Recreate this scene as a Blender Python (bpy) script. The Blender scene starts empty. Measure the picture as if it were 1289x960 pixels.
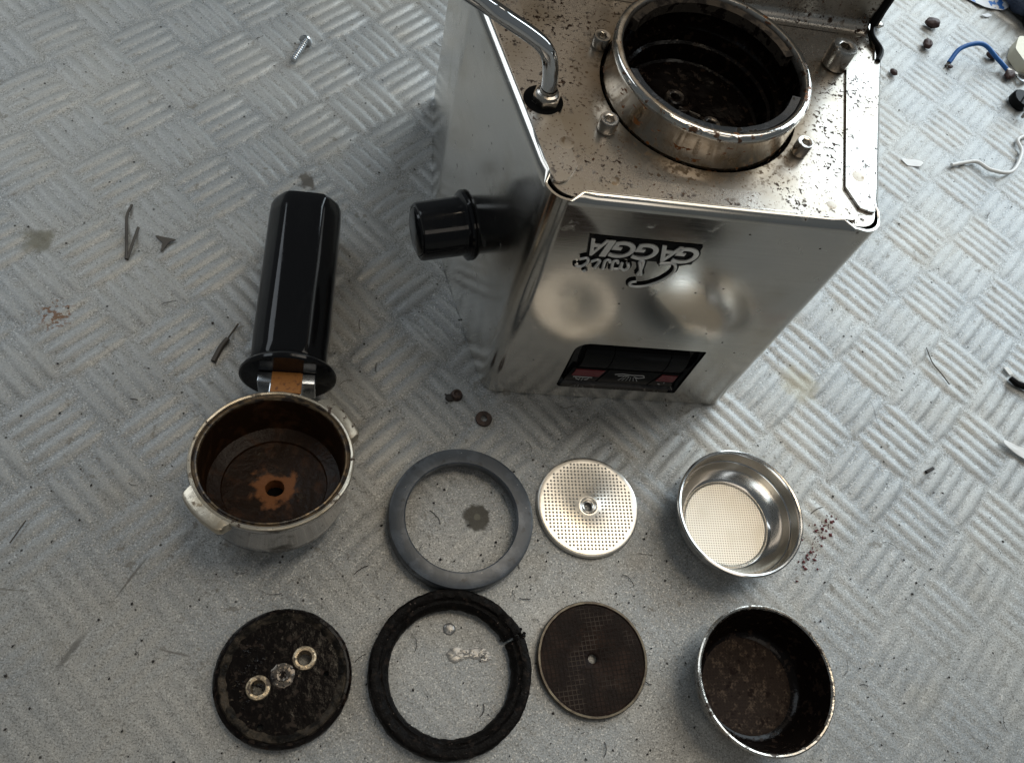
import bpy, bmesh, math, random
import numpy as np
from mathutils import Vector, Matrix, Euler, noise
from mathutils.geometry import tessellate_polygon
random.seed(7); rng = np.random.default_rng(7)
PI = math.pi
U = 0.0108            # metres per modelling unit (a unit is about a centimetre)
sc = bpy.context.scene
C = sc.collection

# ------------------------------------------------------------------ camera
cam = bpy.data.cameras.new('camera'); co = bpy.data.objects.new('camera', cam); C.objects.link(co)
Rm = ((0.981433, 0.02948, -0.189524), (0.06135, 0.887958, 0.455814), (0.181727, -0.458979, 0.869663))
ax = [Vector((r[0], -r[1], -r[2])).normalized() for r in Rm]
m3 = Matrix((ax[0], -ax[1], -ax[2])).transposed()
co.matrix_world = Matrix.Translation((0, 0, 38 * U)) @ m3.to_4x4()
cam.sensor_width = 36; cam.lens = 1065.254 / 1289 * 36
cam.clip_start = 0.01; cam.clip_end = 60
sc.camera = co
# ------------------------------------------------------------------ light
w = bpy.data.worlds.new('World'); sc.world = w; w.use_nodes = True
bg = w.node_tree.nodes['Background']
bg.inputs[0].default_value = (0.84, 0.94, 1.0, 1); bg.inputs[1].default_value = 0.10
def area(name, loc, tgt, sx, sy, power, col):
    l = bpy.data.lights.new(name, 'AREA'); l.shape = 'RECTANGLE'; l.size = sx * U; l.size_y = sy * U
    l.energy = power; l.color = col
    o = bpy.data.objects.new(name, l); C.objects.link(o)
    o.location = Vector(loc) * U
    o.rotation_euler = (Vector(tgt) - Vector(loc)).to_track_quat('-Z', 'Y').to_euler()
    return o
area('window_light', (165, 165, 112), (25, 25, 0), 230, 150, 58, (0.80, 0.92, 1.0))
area('far_window_light', (-150, 150, 180), (0, 20, 0), 150, 110, 13, (0.85, 0.93, 1.0))
area('ceiling_lamp', (105, 98, 247), (12, 12, 0), 150, 120, 15, (1.0, 0.93, 0.82))
area('ceiling_lamp_warm', (42, 50, 252), (8, 12, 0), 70, 40, 6, (1.0, 0.84, 0.62))
area('rear_room_lamp', (20, -95, 165), (10, 12, 0), 130, 70, 3.6, (1.0, 0.90, 0.78))
sc.view_settings.view_transform = 'Standard'; sc.view_settings.look = 'None'
sc.view_settings.exposure = 0.16; sc.view_settings.gamma = 1.0
sc.render.engine = 'CYCLES'
sc.render.resolution_x = 1024; sc.render.resolution_y = 762

# ------------------------------------------------------------------ materials
def mat(name, col, rough=.4, metal=0., layers=(), bumps=(), coat=0., spec=.5, rvar=None):
    """base colour + a stack of masked layers; coordinates are object space in modelling units"""
    m = bpy.data.materials.new(name); m.use_nodes = True
    nt = m.node_tree; N = nt.nodes; L = nt.links
    b = N['Principled BSDF']
    b.inputs['Coat Weight'].default_value = coat; b.inputs['Coat Roughness'].default_value = .1
    b.inputs['Specular IOR Level'].default_value = spec
    tc = N.new('ShaderNodeTexCoord')
    def coords(st=(1, 1, 1), off=0):
        mp = N.new('ShaderNodeMapping'); L.new(tc.outputs['Object'], mp.inputs[0])
        mp.inputs['Scale'].default_value = (st[0] / U, st[1] / U, st[2] / U)
        mp.inputs['Location'].default_value = (off, off * .7, off * 1.3)
        return mp.outputs[0]
    def field(d):
        k = d.get('kind', 'noise'); v = coords(d.get('st', (1, 1, 1)), d.get('off', 0))
        if d.get('warp'):
            nz = N.new('ShaderNodeTexNoise'); nz.inputs['Scale'].default_value = d.get('warps', 1.); L.new(v, nz.inputs[0])
            ma = N.new('ShaderNodeVectorMath'); ma.operation = 'MULTIPLY_ADD'
            L.new(nz.outputs['Color'], ma.inputs[0]); ma.inputs[1].default_value = (d['warp'],) * 3; L.new(v, ma.inputs[2]); v = ma.outputs[0]
        if k == 'noise':
            t = N.new('ShaderNodeTexNoise'); t.inputs['Scale'].default_value = d['s']; t.inputs['Detail'].default_value = d.get('det', 4)
            t.inputs['Roughness'].default_value = d.get('nr', .55); L.new(v, t.inputs[0]); return t.outputs['Fac']
        if k == 'vor':
            t = N.new('ShaderNodeTexVoronoi'); t.inputs['Scale'].default_value = d['s']; L.new(v, t.inputs[0])
            t.inputs['Randomness'].default_value = d.get('rnd', 1); return t.outputs['Distance']
        if k == 'radial':     # distance from an axis point, in units
            ln = N.new('ShaderNodeVectorMath'); ln.operation = 'DISTANCE'; 
            fl = N.new('ShaderNodeVectorMath'); fl.operation = 'MULTIPLY'; L.new(v, fl.inputs[0]); fl.inputs[1].default_value = (1, 1, 0)
            if 'rot' in d:      # elongated mark: turn about its centre, then squeeze along its length
                sb = N.new('ShaderNodeVectorMath'); sb.operation = 'SUBTRACT'; L.new(fl.outputs[0], sb.inputs[0]); sb.inputs[1].default_value = (*d['c'], 0)
                vr_ = N.new('ShaderNodeVectorRotate'); vr_.rotation_type = 'Z_AXIS'; vr_.inputs['Angle'].default_value = -math.radians(d['rot']); L.new(sb.outputs[0], vr_.inputs['Vector'])
                sq = N.new('ShaderNodeVectorMath'); sq.operation = 'MULTIPLY'; L.new(vr_.outputs[0], sq.inputs[0]); sq.inputs[1].default_value = (1 / d['asp'], 1, 0)
                L.new(sq.outputs[0], ln.inputs[0]); ln.inputs[1].default_value = (0, 0, 0)
            else:
                L.new(fl.outputs[0], ln.inputs[0]); ln.inputs[1].default_value = (*d['c'], 0)
            nz = N.new('ShaderNodeTexNoise'); nz.inputs['Scale'].default_value = d.get('ns', 2); nz.inputs['Detail'].default_value = 6; L.new(v, nz.inputs[0])
            ma = N.new('ShaderNodeMath'); ma.operation = 'MULTIPLY_ADD'; L.new(nz.outputs['Fac'], ma.inputs[0])
            ma.inputs[1].default_value = d.get('n', .5); L.new(ln.outputs['Value'], ma.inputs[2]); return ma.outputs[0]
        if k in 'xyz':
            s = N.new('ShaderNodeSeparateXYZ'); L.new(v, s.inputs[0]); return s.outputs['xyz'.index(k)]
    def ramp(f, lo, hi):
        r = N.new('ShaderNodeMapRange'); r.inputs['From Min'].default_value = lo; r.inputs['From Max'].default_value = hi
        r.interpolation_type = 'SMOOTHSTEP'; L.new(f, r.inputs['Value']); return r.outputs['Result']
    def mul(a, b_):
        x = N.new('ShaderNodeMath'); x.operation = 'MULTIPLY'; L.new(a, x.inputs[0])
        if isinstance(b_, float): x.inputs[1].default_value = b_
        else: L.new(b_, x.inputs[1])
        return x.outputs[0]
    cs = None; rs = None; ms = None
    def mixc(fac, a, c):
        x = N.new('ShaderNodeMix'); x.data_type = 'RGBA'; L.new(fac, x.inputs['Factor'])
        if a is None: x.inputs['A'].default_value = (*col, 1)
        else: L.new(a, x.inputs['A'])
        x.inputs['B'].default_value = (*c, 1); return x.outputs['Result']
    def mixf(fac, a, a0, v):
        x = N.new('ShaderNodeMix'); L.new(fac, x.inputs['Factor'])
        if a is None: x.inputs['A'].default_value = a0
        else: L.new(a, x.inputs['A'])
        x.inputs['B'].default_value = v; return x.outputs['Result']
    hs = []
    for d in layers:
        f = ramp(field(d), d['lo'], d['hi'])
        for q in d.get('and', ()): f = mul(f, ramp(field(q), q['lo'], q['hi']))
        if d.get('a', 1) != 1: f = mul(f, float(d['a']))
        if 'col' in d: cs = mixc(f, cs, d['col'])
        if 'rough' in d: rs = mixf(f, rs, rough, d['rough'])
        if 'metal' in d: ms = mixf(f, ms, metal, d['metal'])
        if 'h' in d: hs.append((f, d['h']))
    b.inputs['Base Color'].default_value = (*col, 1); b.inputs['Roughness'].default_value = rough; b.inputs['Metallic'].default_value = metal
    if cs: L.new(cs, b.inputs['Base Color'])
    if rs: L.new(rs, b.inputs['Roughness'])
    if ms: L.new(ms, b.inputs['Metallic'])
    nrm = None
    for f, hgt in hs + [(field(d), d['h']) for d in bumps]:
        bp = N.new('ShaderNodeBump'); bp.inputs['Strength'].default_value = 1; bp.inputs['Distance'].default_value = hgt * U
        L.new(f, bp.inputs['Height'])
        if nrm: L.new(nrm, bp.inputs['Normal'])
        nrm = bp.outputs[0]
    if nrm: L.new(nrm, b.inputs['Normal'])
    return m

M = {}; H0 = 15.34
M['floor'] = mat('tread_plate_aluminium', (.285, .298, .302), .50, .46, layers=[
    dict(s=.10, lo=.42, hi=.66, col=(.40, .385, .35), det=5, a=.8),
    dict(s=.33, lo=.52, hi=.74, col=(.31, .29, .25), det=6, off=9, a=.7, metal=.3),
    dict(s=5.2, lo=.50, hi=.72, col=(.33, .32, .30), det=3, off=3, a=.75),
    dict(s=9., lo=.58, hi=.68, col=(.12, .115, .105), det=2, off=5, a=.75, metal=.1),
    dict(s=15., lo=.50, hi=.66, col=(.16, .16, .15), det=2, off=15, a=.8),
    dict(s=13., lo=.56, hi=.68, col=(.52, .52, .50), det=2, off=35, a=.8, rough=.4),
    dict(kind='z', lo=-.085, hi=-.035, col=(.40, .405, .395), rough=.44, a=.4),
    dict(s=1.6, lo=.60, hi=.67, col=(.14, .125, .10), det=8, nr=.7, off=21, a=.65, metal=0),
    dict(kind='vor', s=.85, lo=.065, hi=.035, col=(.03, .027, .024), off=4, metal=0, rough=.6),
    dict(kind='radial', c=(6.06, 12.74), n=.6, ns=2.6, lo=1.05, hi=.84, col=(.045, .037, .022), metal=0, rough=.6, a=.9),
    dict(kind='radial', c=(6.06, 12.74), n=.2, ns=4, lo=.30, hi=.22, col=(.16, .15, .11), a=.7),
    dict(kind='radial', c=(-16.0, 26.4), n=1.4, ns=1.5, lo=1.7, hi=1.1, col=(.13, .12, .08), metal=0, a=.8),
    dict(kind='radial', c=(-3.3, 31.9), n=1.4, ns=1.8, lo=1.35, hi=1.05, col=(.07, .06, .045), metal=0, a=.9),
    dict(kind='radial', c=(-14.4, 22.2), n=1.9, ns=2.5, lo=1.9, hi=1.5, col=(.16, .075, .03), metal=0, a=.9, **{'and': [dict(s=4.5, lo=.50, hi=.58, off=3)]}),
    dict(kind='radial', c=(36.5, 3.2), n=1.4, ns=1.8, lo=1.35, hi=.9, col=(.2, .18, .15), a=.6),
    dict(kind='radial', c=(-10.6, 6.6), rot=60, asp=7., n=.22, ns=2, lo=.30, hi=.16, col=(.10, .095, .085), a=.75, metal=.1),
    dict(kind='radial', c=(-8.8, 9.6), rot=61, asp=26., n=.06, ns=2, lo=.085, hi=.05, col=(.10, .095, .085), a=.7),
    dict(kind='radial', c=(-8.95, 9.4), rot=63, asp=30., n=.05, ns=2, lo=.07, hi=.04, col=(.12, .11, .10), a=.6),
    dict(kind='radial', c=(-6.6, 6.5), rot=-12, asp=16., n=.12, ns=2, lo=.13, hi=.07, col=(.10, .09, .08), a=.7),
    dict(kind='radial', c=(-13.6, 9.0), rot=-4, asp=22., n=.08, ns=2, lo=.10, hi=.06, col=(.12, .11, .09), a=.6),
    dict(kind='radial', c=(28.6, 19.2), rot=-85, asp=26., n=.06, ns=2, lo=.09, hi=.05, col=(.12, .12, .12), a=.6),
    dict(kind='radial', c=(24.3, 21.0), n=2.4, ns=1.3, lo=2.8, hi=1.5, col=(.30, .27, .19), a=.6),
    ], bumps=[dict(s=11., h=.012, det=3), dict(s=3.2, h=.010, det=4, off=2), dict(s=.25, h=.02, det=2, off=8)])
SPLAT = [dict(s=.35, lo=.42, hi=.72, col=(.36, .31, .24), det=5, a=.75, rough=.34),
         dict(s=4.6, lo=.55, hi=.60, col=(.03, .015, .008), det=5, nr=.6, off=3, metal=0, rough=.5,
              **{'and': [dict(s=.55, lo=.47, hi=.57, off=12, det=3)]}),
         dict(s=9., lo=.61, hi=.66, col=(.08, .035, .015), det=4, off=8, metal=.1, rough=.5),
         dict(kind='vor', s=1.1, lo=.09, hi=.06, col=(.06, .03, .015), off=6, metal=0)]
M['steel'] = mat('brushed_stainless', (.64, .62, .58), .12, 1., layers=[
    dict(s=3., st=(.08, .08, 9), lo=.35, hi=.75, rough=.17, col=(.57, .555, .52), det=5),
    dict(s=.28, lo=.48, hi=.75, col=(.50, .465, .40), det=5, off=4, rough=.20, a=.8),
    dict(s=1.1, warp=1.5, warps=.6, lo=.60, hi=.70, rough=.28, det=4, off=22),
    dict(kind='vor', s=1.1, lo=.06, hi=.04, col=(.05, .04, .03), metal=0, off=5),
    dict(s=1.4, lo=.70, hi=.74, col=(.10, .08, .06), det=6, off=15, a=.7)],
    bumps=[dict(s=3., st=(.08, .08, 12), h=.0010, det=3), dict(s=.10, h=.02, det=0, off=3)])
M['plate'] = mat('stained_stainless_plate', (.47, .44, .40), .25, 1., layers=SPLAT + [
    dict(s=3.4, lo=.50, hi=.56, col=(.035, .018, .009), det=6, nr=.65, off=44, metal=0, rough=.45, **{'and': [dict(kind='radial', c=(-.07, .62), n=1.8, ns=1.1, lo=6.3, hi=5.0), dict(s=.7, off=61, lo=.47, hi=.56, det=3)]}),
    dict(kind='radial', c=(-.07, .62), n=1.6, ns=.8, lo=6.6, hi=4.6, col=(.24, .17, .10), a=.75, rough=.36)], spec=.15,
    bumps=[dict(s=.3, h=.03, det=2), dict(s=9, h=.002)])
M['flange'] = mat('stained_stainless_flange', (.52, .50, .47), .27, 1., layers=SPLAT, bumps=[dict(s=.3, h=.02, det=2)])
M['weldmark'] = mat('round_weld_mark', (.36, .32, .27), .4, .9, layers=[dict(s=4, lo=.5, hi=.65, col=(.2, .15, .1))])
M['chrome'] = mat('polished_chrome', (.72, .72, .72), .07, 1., layers=[dict(s=1.2, lo=.5, hi=.8, rough=.2, det=5)], bumps=[dict(s=.8, h=.004)])
M['bolt'] = mat('bolt_steel', (.55, .52, .48), .22, 1., layers=[dict(s=3, lo=.55, hi=.7, col=(.14, .10, .06), det=4, rough=.4, metal=.5)], bumps=[dict(s=3, h=.003)])
M['ring_out'] = mat('group_ring_chrome', (.66, .64, .60), .09, 1., layers=[
    dict(s=.9, lo=.5, hi=.75, col=(.40, .33, .24), det=5, rough=.3),
    dict(s=2.5, lo=.60, hi=.64, col=(.10, .05, .025), det=6, metal=.2, rough=.5, off=17, **{'and': [dict(kind='z', lo=H0 + 1.15, hi=H0 + 1.35)]}),
    dict(s=2.2, st=(1, 1, 2), lo=.62, hi=.65, col=(.25, .09, .02), det=5, metal=.1, rough=.5),
    dict(kind='radial', c=(0, 0), n=.1, lo=3.8, hi=3.65, col=(.03, .026, .024), rough=.35, metal=.4)],
    bumps=[dict(s=.7, h=.02), dict(s=6, h=.004)])
M['burnt'] = mat('burnt_coffee_black', (.0045, .003, .0025), .18, 0, spec=.16, layers=[
    dict(s=3., lo=.55, hi=.66, col=(.020, .012, .008), det=6, rough=.45),
    dict(s=4.5, lo=.70, hi=.76, col=(.16, .13, .09), det=4, off=9, rough=.25, metal=.7)],
    bumps=[dict(s=1.8, h=.03, det=3)])
M['silver'] = mat('satin_silver_letter', (.82, .81, .78), .36, .6)
M['ledge'] = mat('worn_blue_grey_ledge', (.24, .26, .29), .22, .9, layers=[dict(s=3, lo=.52, hi=.64, col=(.03, .025, .02), det=5, metal=0)])
M['grimy'] = mat('grimy_ledge', (.14, .12, .10), .25, .7, layers=[dict(s=2, lo=.45, hi=.6, col=(.01, .007, .006), det=5, metal=0)])
M['gap_shade'] = mat('painted_gap_shade', (.004, .004, .004), .9, spec=.1)  # near-black colour painted where holes and gaps lie in shade
M['blackplastic'] = mat('glossy_black_plastic', (.006, .006, .007), .08, 0, layers=[dict(s=1.3, st=(1, .3, 1), lo=.52, hi=.62, rough=.18, det=7, off=6),dict(s=2.5, lo=.5, hi=.8, rough=.2, det=6)], bumps=[dict(s=.9, h=.003)], spec=.32)
M['softblack'] = mat('satin_black_plastic', (.009, .009, .0095), .34, 0, spec=.07, bumps=[dict(s=12, h=.004)])
M['rubberold'] = mat('crusty_old_rubber', (.006, .005, .0045), .45, 0, spec=.07, layers=[
    dict(s=3.5, lo=.55, hi=.68, col=(.022, .016, .013), det=6, rough=.7),
    dict(s=9, lo=.69, hi=.73, col=(.16, .12, .10), off=4, det=3)], bumps=[dict(s=2.2, h=.10, det=5), dict(s=11, h=.03, det=3)])
M['rubbernew'] = mat('dark_grey_rubber', (.05, .058, .068), .34, 0, layers=[dict(s=.7, warp=1.2, lo=.46, hi=.64, col=(.095, .108, .125), det=6, rough=.26), dict(s=2.2, off=7, lo=.60, hi=.68, col=(.03, .033, .038), det=6),
    dict(kind='vor', s=1.3, lo=.05, hi=.03, col=(.2, .2, .2))], bumps=[dict(s=14, h=.003), dict(s=.8, h=.02)])
M['screen'] = mat('new_shower_screen_steel', (.78, .74, .67), .30, 1., bumps=[dict(s=1.2, h=.01)])
M['dimple'] = mat('screen_dimple', (.40, .36, .31), .2, 1.)
M['basket'] = mat('basket_steel', (.68, .66, .63), .13, 1., layers=[dict(s=.6, st=(1, 1, 4), lo=.45, hi=.8, rough=.26, det=4)], bumps=[dict(s=1., h=.006)])
M['perf'] = mat('perforated_basket_bottom', (.56, .52, .45), .38, 1., layers=[
    dict(kind='vor', s=8., st=(1, 1, .01), rnd=0, lo=.34, hi=.24, a=.8, col=(.16, .14, .11), metal=.6, rough=.5),
    dict(s=.8, lo=.5, hi=.75, col=(.42, .38, .31), det=6, a=.7)], bumps=[dict(s=.7, h=.04)])
M['oldmesh'] = mat('stained_perforated_mesh', (.022, .014, .010), .5, .1, spec=.07, layers=[
    dict(s=3.6, lo=.50, hi=.64, col=(.075, .052, .036), det=7, nr=.7),
    dict(kind='vor', s=6.5, rnd=0, lo=.26, hi=.20, col=(.015, .009, .007), metal=0),
    dict(s=3, lo=.58, hi=.66, col=(.014, .008, .006), det=6, off=7, rough=.7, metal=0)], bumps=[dict(s=5, h=.015, det=4)])
M['oldscreen'] = mat('coffee_stained_screen', (.012, .007, .0055), .42, .0, spec=.07, layers=[
    dict(s=1.1, lo=.45, hi=.7, col=(.030, .017, .012), det=6, rough=.5)], bumps=[dict(s=6, h=.03, det=4)])
M['oldscreenrim'] = mat('tarnished_screen_rim', (.09, .08, .06), .3, .6, layers=[dict(s=2, lo=.4, hi=.6, col=(.05, .04, .03), det=4)])
M['weave'] = mat('mesh_wire', (.045, .034, .027), .4, .15, spec=.08, layers=[dict(s=.7, lo=.36, hi=.50, col=(.010, .006, .0045), det=5, metal=0, off=5)])
M['bowl_out'] = mat('portafilter_chrome', (.50, .48, .46), .12, 1., layers=[dict(s=.9, lo=.5, hi=.72, col=(.10, .085, .07), det=5, rough=.3),
    dict(s=3, lo=.68, hi=.72, col=(.05, .03, .02), metal=0, off=6)], bumps=[dict(s=1, h=.015)])
M['brass'] = mat('worn_pale_brass_rim', (.60, .54, .44), .28, .75, layers=[
    dict(s=1.6, lo=.57, hi=.62, col=(.045, .026, .016), det=7, nr=.65, metal=0, rough=.6, off=2),
    dict(s=.7, lo=.45, hi=.7, col=(.50, .42, .30), det=5)], bumps=[dict(s=3, h=.012, det=5)])
M['lip'] = mat('stained_inner_lip', (.14, .10, .06), .3, .6, layers=[dict(s=2.2, lo=.45, hi=.58, col=(.015, .009, .006), det=6, metal=0)], bumps=[dict(s=4, h=.02)])
M['bowl_in'] = mat('coffee_stained_bowl', (.017, .008, .0035), .36, 0, spec=.15, layers=[
    dict(s=1.4, lo=.48, hi=.72, col=(.045, .020, .009), det=6, rough=.5, warp=.8),
    dict(s=2., st=(1, 1, .3), lo=.60, hi=.72, col=(.03, .018, .009), det=6, off=13, rough=.35),
    dict(kind='radial', c=(0, -.1), n=2.2, ns=1.9, lo=2.25, hi=1.75, col=(.19, .075, .028), rough=.55, **{'and': [dict(kind='z', lo=.9, hi=.7)]})],
    bumps=[dict(s=3, h=.04, det=5)])
M['rustlabel'] = mat('orange_rust', (.36, .15, .035), .6, .1, layers=[dict(s=4, lo=.5, hi=.7, col=(.16, .06, .02), det=5)], bumps=[dict(s=6, h=.05)])
M['zinc'] = mat('zinc_plated_steel', (.60, .63, .66), .2, 1., layers=[dict(s=2, lo=.5, hi=.75, col=(.40, .42, .42), rough=.35)])
M['holebrass'] = mat('scorched_brass_boss', (.50, .40, .27), .35, .8, layers=[dict(s=3.5, lo=.5, hi=.66, col=(.06, .04, .025), det=6, metal=0, rough=.6)], bumps=[dict(s=6, h=.04)])
M['dispedge'] = mat('tarnished_plate_edge', (.04, .032, .024), .30, .35, spec=.07, layers=[dict(s=1.6, lo=.40, hi=.58, col=(.006, .005, .004), det=6, metal=0)], bumps=[dict(s=5, h=.06, det=4)])
M['red'] = mat('dark_red_switch_lens', (.16, .012, .018), .25, coat=.3)
M['symbol'] = mat('white_printed_symbol', (.42, .42, .41), .5)
M['white'] = mat('white_plastic', (.78, .78, .76), .4)
M['cream'] = mat('cream_nylon', (.72, .68, .52), .42, bumps=[dict(s=4, h=.02)])
M['blue'] = mat('blue_wire_insulation', (.02, .13, .42), .35)
M['bean'] = mat('dark_brown_coffee_bean', (.05, .025, .022), .5, bumps=[dict(s=6, h=.05)])
M['crumb'] = mat('dark_debris', (.022, .018, .015), .7)
M['crumbred'] = mat('red_brown_debris', (.13, .03, .03), .7)
M['fibre'] = mat('grey_brown_fibre', (.07, .06, .05), .7)
M['rustwasher'] = mat('rusty_dark_washer', (.07, .045, .035), .5, .4, layers=[dict(s=4, lo=.45, hi=.65, col=(.03, .02, .017), det=4)], bumps=[dict(s=6, h=.03)])
M['cloth'] = mat('navy_cloth', (.02, .035, .07), .8, bumps=[dict(s=3, h=.2)])
M['paper'] = mat('white_paper_blue_print', (.75, .78, .82), .6, layers=[dict(s=1.4, lo=.55, hi=.62, col=(.05, .2, .6), det=2)])
m = mat('thin_water_film', (.27, .265, .255), .28, .6)
M['water'] = m

# ------------------------------------------------------------------ helpers
def obj(name, bm, material, parent=None, smooth=35, loc=None, rot=None):
    """finish a bmesh (in modelling units) into one mesh object"""
    bmesh.ops.recalc_face_normals(bm, faces=bm.faces)
    me = bpy.data.meshes.new(name); bm.to_mesh(me); bm.free()
    me.transform(Matrix.Scale(U, 4))
    if smooth:
        for p in me.polygons: p.use_smooth = True
        me.set_sharp_from_angle(angle=math.radians(smooth))
    me.materials.append(M[material] if isinstance(material, str) else material)
    o = bpy.data.objects.new(name, me); C.objects.link(o)
    if parent: o.parent = parent
    if loc is not None: o.location = Vector(loc) * U
    if rot is not None: o.rotation_euler = rot
    return o
def tag(o, label, cat, group=None):
    o['label'] = label; o['category'] = cat
    if group: o['group'] = group
    return o
def thing(name, label, cat, loc=(0, 0, 0), rot=(0, 0, 0), group=None):
    o = bpy.data.objects.new(name, None); C.objects.link(o); o.empty_display_size = .02
    o.location = Vector(loc) * U; o.rotation_euler = rot
    return tag(o, label, cat, group)
def fr(center=(0, 0, 0), axis=(0, 0, 1)):
    return Matrix.Translation(center) @ Vector(axis).to_track_quat('Z', 'Y').to_matrix().to_4x4()
def lathe(bm, prof, n=64, F=None, closed=False, wob=None, a0=0, a1=2 * PI):
    F = F or Matrix(); full = abs(a1 - a0 - 2 * PI) < 1e-6; cnt = n if full else n + 1
    rings = []
    for k in range(cnt):
        a = a0 + (a1 - a0) * k / n; row = []
        for i, (r, z) in enumerate(prof):
            if wob: r, z = wob(r, z, a, i)
            row.append(bm.verts.new(F @ Vector((r * math.cos(a), r * math.sin(a), z))))
        rings.append(row)
    m_ = len(prof)
    for k in range(n):
        A = rings[k]; B = rings[(k + 1) % cnt]
        for i in range(m_ if closed else m_ - 1):
            j = (i + 1) % m_
            bm.faces.new((A[i], A[j], B[j], B[i]))
    if not full and closed:
        bm.faces.new(rings[0]); bm.faces.new(rings[-1][::-1])
    if not closed and full:
        for i in (0, m_ - 1):
            if prof[i][0] < .004 : bmesh.ops.remove_doubles(bm, verts=[r[i] for r in rings], dist=.02)
    return rings
def disc_cap(bm, r, z, n=64, F=None, flip=False):
    F = F or Matrix()
    vs = [bm.verts.new(F @ Vector((r * math.cos(2 * PI * k / n), r * math.sin(2 * PI * k / n), z))) for k in range(n)]
    bm.faces.new(vs)
def tube(bm, pts, rad, n=10, cap=True):
    pts = [Vector(p) for p in pts]; rs = rad if hasattr(rad, '__len__') else [rad] * len(pts)
    t0 = (pts[1] - pts[0]).normalized(); up = Vector((0, 0, 1)) if abs(t0.z) < .9 else Vector((1, 0, 0))
    u = t0.cross(up).normalized(); rings = []
    for i, p in enumerate(pts):
        t = (pts[min(i + 1, len(pts) - 1)] - pts[max(i - 1, 0)]).normalized()
        u = (u - t * u.dot(t)).normalized(); v = t.cross(u)
        rings.append([bm.verts.new(p + (u * math.cos(2 * PI * k / n) + v * math.sin(2 * PI * k / n)) * rs[i]) for k in range(n)])
    for A, B in zip(rings, rings[1:]):
        for k in range(n): bm.faces.new((A[k], A[(k + 1) % n], B[(k + 1) % n], B[k]))
    if cap: bm.faces.new(rings[0]); bm.faces.new(rings[-1][::-1])
def spline(pts, per=8):
    P = [Vector(p) for p in pts]; P = [2 * P[0] - P[1]] + P + [2 * P[-1] - P[-2]]; out = []
    for i in range(1, len(P) - 2):
        for k in range(per):
            t = k / per; a, b, c, d = P[i - 1:i + 3]
            out.append(.5 * ((2 * b) + (c - a) * t + (2 * a - 5 * b + 4 * c - d) * t * t + (3 * b - a - 3 * c + d) * t ** 3))
    out.append(P[-2]); return out
def prism(bm, loops, z0, z1, F=None, bevel=0):
    """loops: outer 2-D outline followed by holes"""
    F = F or Matrix()
    L3 = [[Vector((x, y, 0)) for x, y in lp] for lp in loops]
    flat = [v for lp in L3 for v in lp]; tris = tessellate_polygon(L3)
    top = [bm.verts.new(F @ Vector((v.x, v.y, z1))) for v in flat]; bot = [bm.verts.new(F @ Vector((v.x, v.y, z0))) for v in flat]
    for a, b, c in tris:
        try: bm.faces.new((top[a], top[b], top[c])); bm.faces.new((bot[c], bot[b], bot[a]))
        except ValueError: pass
    k = 0
    for lp in L3:
        n = len(lp)
        for i in range(n): bm.faces.new((top[k + i], top[k + (i + 1) % n], bot[k + (i + 1) % n], bot[k + i]))
        k += n
def box(bm, x0, x1, y0, y1, z0, z1, bev=0, F=None):
    r = bmesh.ops.create_cube(bm, size=1)['verts']; F = F or Matrix()
    for v in r: v.co = Vector((x0 + (v.co.x + .5) * (x1 - x0), y0 + (v.co.y + .5) * (y1 - y0), z0 + (v.co.z + .5) * (z1 - z0)))
    if bev:
        es = list({e for v in r for e in v.link_edges})
        rr = bmesh.ops.bevel(bm, geom=es, offset=bev, segments=3, affect='EDGES', profile=.5); r = list({v for f in rr['faces'] for v in f.verts} | set(v for v in r if v.is_valid))
    for v in r:
        if v.is_valid: v.co = F @ v.co
def ring_pts(c, r, n=72): return [(c[0] + r * math.cos(2 * PI * k / n), c[1] + r * math.sin(2 * PI * k / n)) for k in range(n)]
def roundpoly(pts, rad, seg=8):
    """round the corners of a 2-D polygon; rad a list or a number"""
    out = []; n = len(pts)
    for i, p in enumerate(pts):
        r = rad[i] if hasattr(rad, '__len__') else rad
        p = Vector(p); a = (Vector(pts[i - 1]) - p).normalized(); b = (Vector(pts[(i + 1) % n]) - p).normalized()
        if r <= 0: out.append((p.x, p.y)); continue
        h = math.acos(max(-1, min(1, a.dot(b)))) / 2; d = r / math.tan(h); c = p + (a + b).normalized() * r / math.sin(h)
        s = p + a * d - c; e = p + b * d - c; a0 = math.atan2(s.y, s.x); da = (math.atan2(e.y, e.x) - a0 + PI) % (2 * PI) - PI
        for k in range(seg + 1): t = a0 + da * k / seg; out.append((c.x + r * math.cos(t), c.y + r * math.sin(t)))
    return out
def NB(): return bmesh.new()
def wobble(amp, f, seed):
    def g(r, z, a, i):
        q = Vector((math.cos(a) * f + seed, math.sin(a) * f, z * f * .7 + r * .8))
        return r + amp * noise.noise(q) + amp * .5 * noise.noise(q * 2.7), z + amp * .6 * noise.noise(q + Vector((9, 3, 1)))
    return g
def blob(bm, c, s, seed=0, sub=1, amp=.25):
    F = Euler((random.random() * 6, random.random() * 6, random.random() * 6)).to_matrix()
    r = bmesh.ops.create_icosphere(bm, subdivisions=sub, radius=1)['verts']
    for v in r:
        k = 1 + amp * noise.noise(v.co * 1.7 + Vector((seed, 0, 0)))
        v.co = Vector(c) + Vector((v.co.x * s[0], v.co.y * s[1], v.co.z * s[2])) * k
    return r

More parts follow.
